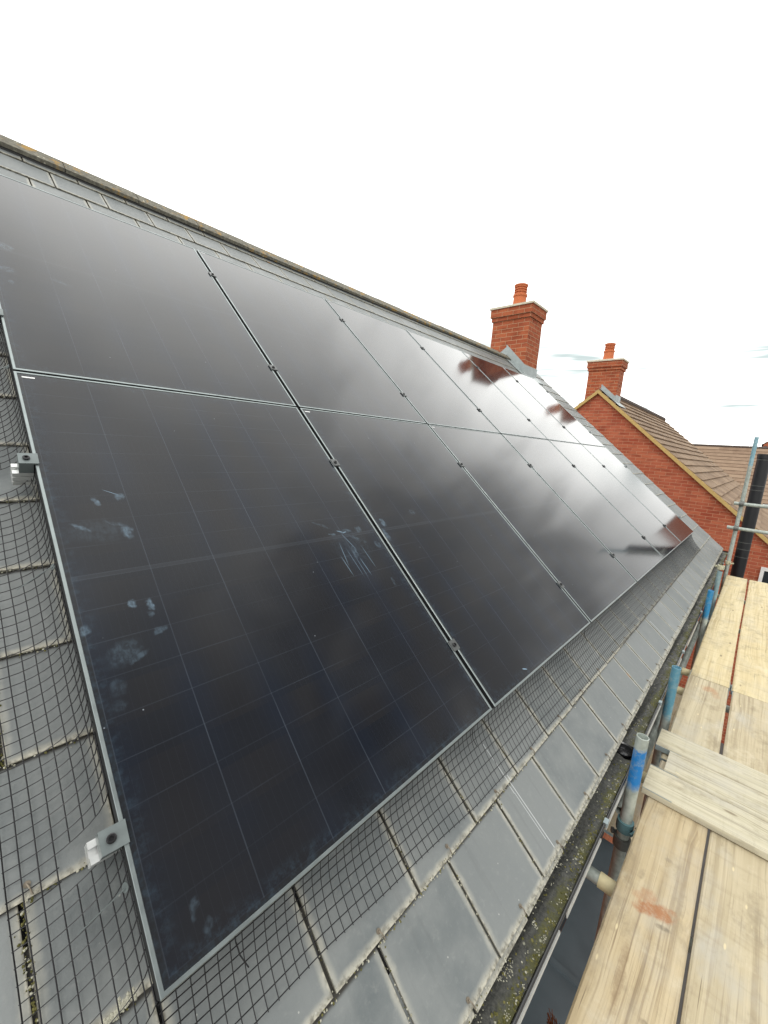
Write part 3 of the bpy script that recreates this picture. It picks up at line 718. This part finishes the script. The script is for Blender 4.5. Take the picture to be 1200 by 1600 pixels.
# ------------------------------------------------------------------ rails with their clamps
rail_v=(.264,1.295,2.07,3.10)
rail_lab=['lowest aluminium mounting rail, its sawn end poking out by the lower left clamp','second aluminium mounting rail from the eaves, ribbed end showing beside the panel edge','aluminium mounting rail under the lower part of the upper panel row','topmost aluminium mounting rail, under the panels nearest the ridge']
def clamp_mesh(end):
    c=MB()
    if end: c.box((-.036,-.021,.0016),(.009,.021,.0062)); c.box((-.036,-.021,-.034),(-.003,.021,.0016))
    else:
        c.box((-.021,-.022,.0020),(.021,.022,.0060)); c.box((-.0085,-.022,-.034),(.0085,.022,.0020))
    return c
def bolt_mesh(x):
    b=MB(); b.lathe([(.0085,.0062),(.0088,.0105),(.0070,.0120),(.0042,.0120),(.0040,.0075),(.0,.0075)],12,(x,0,0)); return b
for k,v in enumerate(rail_v):
    rt=tag(empty('mounting_rail',UV(-.05,v,-.06),(PITCH,0,0)),rail_lab[k],'rail','mounting rails')
    m=MB(); x0,x1=0,7.01
    # ribbed extrusion section
    sec=[(-.020,-.0254),(-.020,-.012),(-.014,-.012),(-.014,-.006),(-.020,-.006),(-.020,.006),(-.014,.006),(-.014,.012),(-.020,.012),(-.020,.0245),(-.007,.0245),(-.007,.012),(.007,.012),(.007,.0245),(.020,.0245),(.020,.012),(.014,.012),(.014,.006),(.020,.006),(.020,-.006),(.014,-.006),(.014,-.012),(.020,-.012),(.020,-.0254)]
    n=len(sec)
    for i in range(n):
        a,b=sec[i],sec[(i+1)%n]; m.face([(x0,*a),(x1,*a),(x1,*b),(x0,*b)])
    m.face([(x0,*p) for p in sec]); m.face([(x1,*p) for p in sec[::-1]])
    m.build('rail',M_alu,rt,merge=True)
    for i in range(7):
        if i==0: cx,end,fl=.05,True,False
        elif i==6: cx,end,fl=.05+6*PX-.02,True,True
        else: cx,end,fl=.05+i*PX-.010,False,False
        c=clamp_mesh(end).build('end_clamp' if end else 'mid_clamp',M_clampg if end else M_clamp,rt,loc=(cx,0,.06+.001),rot=(0,0,math.pi if fl else random.uniform(-.03,.03)),bevel=.0012)
        bolt_mesh(-.018 if end else 0).build('bolt',M_bolt,c,smooth=True)
    for i in range(8):
        hk=MB(); hx=.25+i*.93; hk.box((hx,-.03,-.068),(hx+.03,.05,-.0254)); hk.build('roof_hook',M_alu,rt)

# ------------------------------------------------------------------ bird mesh
def bez(a,b,c,t): return [(1-t)**2*a[i]+2*t*(1-t)*b[i]+t*t*c[i] for i in range(len(a))]
def lerp_table(tab,x):
    if x<=tab[0][0]: return tab[0][1]
    for (a,b),(c,d) in zip(tab,tab[1:]):
        if x<=c: return b+(d-b)*(x-a)/(c-a)
    return tab[-1][1]
WR=.00112
def wob(x,s): return math.sin(x*3.1+s)*.5+math.sin(x*7.7+1.3*s)*.3+math.sin(x*17.+s*2)*.2
bm=MB(); SPC=.025
vend=[(-.0,-.158),(.32,-.162),(.62,-.181),(.92,-.203),(1.9,-.222),(3.2,-.238),(7,-.240)]
def bpt(u,t):
    ve=lerp_table(vend,u)+.004*wob(u,1.); bul=.012*wob(u*.8,4.)
    p=bez((0.006,-.030),(-.030+bul,-.098+bul*.8),(ve,-.1125),t)
    return (u+.004*math.sin(t*3+u*5), p[0], p[1])
nu=int(6.93/SPC)
for i in range(nu+1):
    uu=.004+i*SPC
    bm.tube([bpt(uu,min(1.0,k/9*1.03)) for k in range(10)],WR,4)
NL=9
for k in range(NL):
    t=(.04+k*.12) 
    if t>1: t=1
    bm.tube([bpt(.0+i*SPC*1.0,min(t,.985)) for i in range(nu+2)],WR,4)
o=empty('bird_mesh',UV(0,0,0),(PITCH,0,0)); tag(o,'long strip of black wire bird mesh curling down below the lower panel edge','bird mesh','bird mesh strips')
bm.build('wire_grid',M_wire,o)
for uu in (.14,1.05,1.165,2.3):
    pn=MB(); a=bpt(uu,.06); pn.tube([(a[0],.012,-.038),(a[0]+.003,-.018,-.066),(a[0]+.010,-.045,-.092),(a[0]+.022,-.075,-.106)],.0015,5)
    pn.build('fixing_clip',M_wire,o)
bm=MB()
def lcurve(t): return bez((-.001,-.030),(-.010,-.122),(-.165,-.1125),t)
_tab=[(0.,0.)]
for k in range(1,101):
    a,b=lcurve((k-1)/100),lcurve(k/100); _tab.append((_tab[-1][0]+math.dist(a,b),k/100))
LTOT=_tab[-1][0]
def lpt(v,t):
    """t runs 0..1 along the length of the curve"""
    bul=.012*wob(v,2.); ue=-.165+.004*wob(v,3.)
    tt=lerp_table(_tab,t*LTOT)
    p=bez((-.001,-.030),(-.012-bul*.6,-.120+abs(bul)*.4),(ue,-.1125),tt)
    return (p[0],v+.055*(1-t)**2.2+.003*math.sin(t*3+v*5),p[1]+.004*math.sin(v*21+t*4)*t*(1-t)*2)
nv=int(3.62/SPC)
def near_rail(v): return any(abs(v-r_)<.030 for r_ in rail_v)
for i in range(nv):
    vv=-.055+i*SPC
    t0=.62 if near_rail(vv) else 0.
    t1=1.02 if vv>-.02 else .9
    bm.tube([lpt(vv,min(1.0,t0+(t1-t0)*k/9)) for k in range(10)],WR,4)
for k in range(10):
    t=min(.99,.03+k*.025/LTOT)
    seg=[]
    for i in range(-3 if k>3 else 0,nv):
        vv=-.055+i*SPC
        if t<.62 and near_rail(vv):
            if len(seg)>1: bm.tube(seg,WR,4)
            seg=[]; continue
        seg.append(lpt(vv,t))
    if len(seg)>1: bm.tube(seg,WR,4)
o=empty('bird_mesh',UV(0,0,0),(PITCH,0,0)); tag(o,'strip of black wire bird mesh running up the left side of the panels','bird mesh','bird mesh strips')
bm.build('wire_grid',M_wire,o)
for vv in (.17,.93,1.8):
    pn=MB(); pn.tube([(-.005,vv+.01,-.045),(-.02,vv+.005,-.052),(-.08,vv-.012,-.098)],.0013,5)
    fc=pn.build('fixing_pin',M_clampg,o)
    pn=MB(); pn.lathe([(0,-.001),(.009,-.001),(.009,.001),(0,.001)],10); pn.build('washer',M_clampg,fc,loc=(-.006,vv+.01,-.048),rot=(0,R(-60),0))
# ------------------------------------------------------------------ scaffold
BZ=4.70
bands=[]
def board(x0,x1,y0,y1,ztop,mat,label,rz=0.,band=(True,True),along='x',th=.038,group='scaffold boards'):
    """board with its own frame: x along its length; origin at its left near bottom corner"""
    L=(x1-x0) if along=='x' else (y1-y0); W=(y1-y0) if along=='x' else (x1-x0)
    if along=='x': e=empty('scaffold_board',(x0,y0,ztop-th),(0,0,rz))
    else: e=empty('scaffold_board',(x1,y0,ztop-th),(0,0,math.pi/2+rz))
    m=MB(); n=max(2,int(L/.25)); A=[]; ph=random.random()*6
    for i in range(n+1):
        x=L*i/n; dy=.0025*math.sin(x*1.7+ph); dz=.002*math.sin(x*1.1+ph*2)
        r=.006; pts=[(0+r,0),(W-r,0),(W,r),(W,th-r),(W-r,th),(r,th),(0,th-r),(0,r)]
        A.append([(x,y+dy,z+dz) for y,z in pts])
    for i in range(n):
        for k in range(8):
            k2=(k+1)%8; m.face([A[i][k],A[i+1][k],A[i+1][k2],A[i][k2]][::-1])
    m.face(A[0][:]); m.face(A[-1][::-1])
    m.build('plank',mat,e,merge=True,smooth=True)
    for s,on in ((0,band[0]),(1,band[1])):
        if not on: continue
        b=MB(); t=.0016
        xa,xb=(-t,.115) if s==0 else (L-.115,L+t)
        b.box((xa,-t,.006),(xb,.0003,th-.004)); b.box((xa,W-.0003,.006),(xb,W+t,th-.004))
        if s==0: b.box((-t,-t,.006),(.0003,W+t,th-.004))
        else: b.box((L-.0003,-t,.006),(L+t,W+t,th-.004))
        b.build('end_band',M_galv,e)
    return tag(e,label,'scaffold board',group)
board(-1.6,2.26,-.660,-.434,BZ,M_board[2],'near scaffold board beside the gutter with a rusty brown scuff and dark grain',rz=-.004)
board(-1.5,2.24,-.905,-.679,BZ-.002,M_board[1],'near scaffold board at the bottom right, outside the rust-scuffed one',rz=-.0015)
board(2.285,3.462,-.669,-.440,BZ,M_board[3],'short stretch of scaffold board with faint orange scuffs, next to the gutter poles',rz=.004)
board(2.275,3.445,-.914,-.686,BZ-.003,M_board[1],'greyish scaffold board on the right, just past the three cross boards')
board(3.470,7.33,-.665,-.437,BZ,M_board[0],'long yellowish scaffold board running away next to the tall pole',rz=.0006)
board(3.452,7.32,-.905,-.677,BZ-.002,M_board[0],'long yellowish scaffold board at the right edge, running away to the brick gable',rz=-.0012)
board(1.940,2.137,-2.3,-.420,BZ+.0405,M_boardcross,'cross board nearest the camera, with a galvanised band on its end',along='y',rz=.004)
board(2.142,2.324,-2.3,-.474,BZ+.0400,M_boardcross,'middle of the three cross boards laid over the walkway, set back at its end',along='y',rz=.004,band=(True,False))
board(2.328,2.508,-2.3,-.408,BZ+.0395,M_boardcross,'farthest of the three cross boards laid over the walkway, beside the second blue pole',along='y',rz=.003)
board(3.9,7.6,-.26,-.035,2.66,M_board[1],'lower-lift scaffold board glimpsed between gutter and walkway')

def coupler(parent,z,mat,ang=0.,r=.0242,name='coupler'):
    c=MB(); c.lathe([(r,-.026),(r+.009,-.024),(r+.010,0),(r+.009,.024),(r,.026)],18,(0,0,z))
    ca,sa=math.cos(ang),math.sin(ang)
    def P(a,b,zz): return (ca*a-sa*b,sa*a+ca*b,zz)
    for zz in (-.012,.012): c.tube([P(r+.002,-.006,z+zz*0),P(r+.034,-.02,z)],.006,6); 
    c.tube([P(r+.018,-.03,z),P(r+.018,.032,z)],.0075,6); c.tube([P(r+.018,.024,z),P(r+.018,.036,z)],.013,6)
    return c.build(name,mat,parent,smooth=True)
def pole(x,y,ztop,mat,label,zbot=0.,lean=(0,0),coups=()):
    e=empty('scaffold_pole',(x-lean[0],y-lean[1],zbot)); L=ztop-zbot
    m=MB(); r=.02415
    m.lathe([(r,0),(r,L-.0015),(r-.0015,L),(r-.0032,L),(r-.004,L-.002),(r-.004,L-.35),(0,L-.35)],28,(0,0,0))
    # paint mask reads distance below the top, so put the tube's own origin at its top
    m.v=[(a,b,c-L) for a,b,c in m.v]
    t=m.build('tube',mat,e,smooth=True,loc=(0,0,L))
    e.rotation_euler=(-math.atan2(lean[1],L),math.atan2(lean[0],L),0)
    for z,cm,an in coups: coupler(e,z-zbot,cm,an)
    return tag(e,label,'scaffold pole','upright scaffold poles')
pole(1.750,-.402,5.092,M_pole1,'nearest upright scaffold pole, open top with bright blue paint over grey steel',coups=((4.645,M_coupteal,-1.9),(4.56,M_coup,.4)))
pole(2.700,-.402,5.043,M_pole2,'second upright scaffold pole, faded teal blue, beside the scuffed board')
pole(4.750,-.402,5.052,M_pole3,'third upright scaffold pole with a blue sleeve at its top')
pole(5.80,-.402,5.042,M_pole4,'far short upright pole, pale blue, just before the tall one',coups=((5.09,M_couplight,.6),))
tall=pole(7.45,-.418,6.665,M_poleT,'tall upright scaffold pole rising against the brown roof, pale blue at its top',lean=(.05,0.),coups=((5.73,M_coup,2.6),(5.375,M_coup,2.6),(4.86,M_couplight,-2.2)))
def tube(p0,p1,mat,label,sleeve=None,cat='scaffold tube',name='scaffold_tube',group=None,coup=None):
    p0=Vector(p0); p1=Vector(p1); d=(p1-p0); L=d.length
    e=empty(name,p0); e.rotation_euler=d.to_track_quat('Z','Y').to_euler()
    m=MB(); r=.02415; m.lathe([(r-.004,.3),(r-.004,0),(r,0),(r,L),(r-.004,L),(r-.004,L-.3)],24); m.build('tube',mat,e,smooth=True)
    if sleeve:
        s=MB(); a,b=sleeve; s.lathe([(r+.0005,a),(r+.004,a),(r+.004,b),(r+.0005,b)],24); s.build('sleeve',M_cream,e,smooth=True)
    if coup is not None:
        c=MB(); c.lathe([(r,coup-.028),(r+.012,coup-.026),(r+.013,coup),(r+.012,coup+.026),(r,coup+.028)],16); c.tube([(r+.006,.0,coup),(r+.042,.0,coup)],.010,8); c.tube([(-r-.002,-.02,coup),(-r-.02,-.02,coup),(-r-.028,.0,coup)],.008,6)
        c.build('coupler',M_coup,e,smooth=True)
    return tag(e,label,cat,group)
GT='transom tubes under the walkway'
tube((1.432,-.300,4.622),(1.432,-2.2,4.622),M_plain,'grey transom tube with cream collar below the rusty scuffed board',(.088,.16),group=GT)
tube((2.16,-.385,4.622),(2.16,-2.2,4.622),M_plain,'transom tube with cream end under the three cross boards',(-.002,.05),group=GT)
tube((3.30,-.345,4.622),(3.30,-2.2,4.622),M_plain,'transom tube with cream end just before the board joint, near the second pole',(.03,.09),group=GT)
tube((3.66,-.345,4.622),(3.66,-2.2,4.622),M_plain,'transom tube with cream end just beyond the board joint',(.03,.09),group=GT)
tube((5.1,-.36,4.622),(5.1,-2.2,4.622),M_plain,'transom tube end showing beside the blue sleeved pole',(.0,.05),group=GT)
tube((6.3,-.37,4.622),(6.3,-2.2,4.622),M_plain,'transom tube end showing beside the pale blue pole',(.0,.05),group=GT)
GR_='guard rail tubes at the far end'
tube((7.405,-.335,5.73),(7.405,-2.4,5.73),M_plain,'upper horizontal guard rail tube clamped to the tall pole',group=GR_,coup=.083)
tube((7.405,-.318,5.378),(7.405,-2.4,5.370),M_plain,'lower horizontal guard rail tube clamped to the tall pole',group=GR_,coup=.10)
tube((1.9,-.36,4.572),(7.3,-.36,4.572),M_plain,'long horizontal ledger tube along the inner side of the walkway',group='ledger')
# big black pipe behind the tall pole
pe=tag(empty('black_pipe',(8.38,-.537,0)),'tall thick black plastic pipe with wire ties, standing behind the tall pole','pipe')
m=MB(); r=.084; L=6.46; m.lathe([(r,0),(r,L-.07),(r+.006,L-.068),(r+.006,L-.002),(r+.004,L),(r-.006,L),(r-.006,L-.5),(0,L-.5)],32); m.build('tube',M_pipe,pe,smooth=True)
for z in (6.37,5.97,5.90,5.06,4.95,4.82):
    m=MB(); m.lathe([(r+.0,-.003),(r+.003,-.002),(r+.003,.002),(r,.003)],32,(0,0,z)); m.build('tie',M_coup,pe,smooth='all')
# bristle broom head lying under the near board edge
be=tag(empty('broom',(.74,-.402,4.555),(0,0,R(1))),'red brown bristle broom head tucked under the near board edge','broom')
m=MB(); m.box((-.2,-.040,-.03),(.19,-.008,.01)); m.build('broom_head',M_boardcross,be,bevel=.006)
m=MB()
for i in range(900):
    x=random.uniform(-.2,.19); y=random.uniform(-.036,-.006); a=random.gauss(0,.012); b_=random.gauss(.012,.008)
    m.tube([(x,y,.008),(x+a,y+b_,  .030+random.uniform(-.010,.010))],.0011,3,caps=False)
m.build('bristles',M_bristle,be)

# ------------------------------------------------------------------ light
W=bpy.data.worlds.new('World'); sc.world=W; W.use_nodes=True; nt=W.node_tree; nt.nodes.clear()
class WT(NT):
    def __init__(s,t): s.t=t
t=WT(nt); out=t.n('ShaderNodeOutputWorld'); bg=t.n('ShaderNodeBackground'); t.l(bg.outputs[0],out.inputs[0])
SUN_EL,SUN_AZ=R(52),R(215)      # azimuth measured from +X, anticlockwise
sky=t.n('ShaderNodeTexSky',sky_type='NISHITA'); sky.sun_disc=False; sky.sun_elevation=SUN_EL; sky.sun_rotation=math.pi/2-SUN_AZ
bg.inputs[1].default_value=.1
tc=t.n('ShaderNodeTexCoord').outputs['Generated']; sp=t.sep(tc); el=sp[2]
# overcast: bright cloud layer, lumpy, with a few thin blue-green gaps low over the horizon
n1=t.noise(tc,1.9,4,.55,.6)
cl=t.ramp(n1,.33,.67,16.5,21.)
def lobe(d,a0,a1,amt,nz=.10):
    d=Vector(d).normalized(); vm=t.n('ShaderNodeVectorMath',operation='DOT_PRODUCT'); t.l(tc,vm.inputs[0]); vm.inputs[1].default_value=d
    f=t.math('MULTIPLY_ADD',t.math('SUBTRACT',t.noise(tc,6.5,5,.55,.8),.5),nz,vm.outputs['Value'])
    return t.ramp(f,a0,a1,1.,amt)
cl=t.math('MULTIPLY',cl,lobe((.90,.06,.42),.86,1.0,1.55,.10))
cl=t.math('MULTIPLY',cl,lobe((.77,-.28,.565),.885,.985,.36,.17))
cl=t.math('MULTIPLY',cl,lobe((.965,-.17,.25),.975,.999,.72,.05))
cl=t.math('MULTIPLY',cl,lobe((.74,.18,.65),.955,1.0,1.12,.16))
cl=t.math('MULTIPLY',cl,lobe((.21,-.67,.71),.80,.98,.24,.10))  # dark sky area added in place of the camera operator's reflection in the glass
cl=t.math('MULTIPLY',cl,lobe((.2,.55,.80),.72,1.0,1.42,.05))
ccol=t.n('ShaderNodeMix',data_type='RGBA',blend_type='MULTIPLY'); ccol.inputs[0].default_value=1.; ccol.inputs[6].default_value=(1.0,1.0,.968,1)
cv=t.n('ShaderNodeCombineXYZ'); 
for i in range(3): t.l(cl,cv.inputs[i])
t.l(cv.outputs[0],ccol.inputs[7])
gapn=t.noise(t.mapping(tc,loc=(3.1,.4,0),scale=(2.6,2.6,26.)),1.,4,.5,.3)
gap=t.math('MULTIPLY',t.ramp(gapn,.44,.57,0.,.92),t.math('MULTIPLY',t.ramp(el,.06,.11),t.ramp(el,.20,.28,1.,0.)))
base=t.mix(.93,sky.outputs[0],ccol.outputs[2])
gap=t.math('MULTIPLY',gap,t.ramp(sp[1],-.07,.03))
fin=t.mix(gap,base,(5.0,6.2,6.2))
t.l(fin,bg.inputs[0])
sd=bpy.data.lights.new('sun','SUN'); sd.energy=.8; sd.angle=R(22); sd.color=(1.,.96,.9)
so=bpy.data.objects.new('sun',sd); COL.objects.link(so)
dv=Vector((math.cos(SUN_EL)*math.cos(SUN_AZ),math.cos(SUN_EL)*math.sin(SUN_AZ),math.sin(SUN_EL)))
so.rotation_euler=dv.to_track_quat('Z','Y').to_euler(); so.location=dv*60

# ------------------------------------------------------------------ camera (solved from the panel grid)
cd=bpy.data.cameras.new('camera'); cam=bpy.data.objects.new('camera',cd); COL.objects.link(cam); sc.camera=cam
rv3=Vector((2.3064646163255045,-0.45873797360005913,0.948213124295686)); tv=Vector((-0.3816571894759957,0.8207100421341079,0.6775329984570997))
Rm=Matrix.Rotation(rv3.length,3,rv3.normalized())
Cu=-(Rm.transposed()@tv); Mx=Matrix.Rotation(PITCH,3,'X')
ax=Mx@Rm[0]; ay=-(Mx@Rm[1]); az=-(Mx@Rm[2]); loc=Mx@Cu+Vector((0,0,Z0))
cam.matrix_world=Matrix(((ax.x,ay.x,az.x,loc.x),(ax.y,ay.y,az.y,loc.y),(ax.z,ay.z,az.z,loc.z),(0,0,0,1)))
cd.sensor_fit='VERTICAL'; cd.sensor_height=36; cd.sensor_width=27; cd.lens=625.918/1600*36
cd.shift_x=-(604.093-600)/1600; cd.shift_y=(806.468-800)/1600
cd.clip_start=.02; cd.clip_end=2000
sc.view_settings.view_transform='Standard'; sc.view_settings.look='None'; sc.view_settings.exposure=0; sc.view_settings.gamma=1
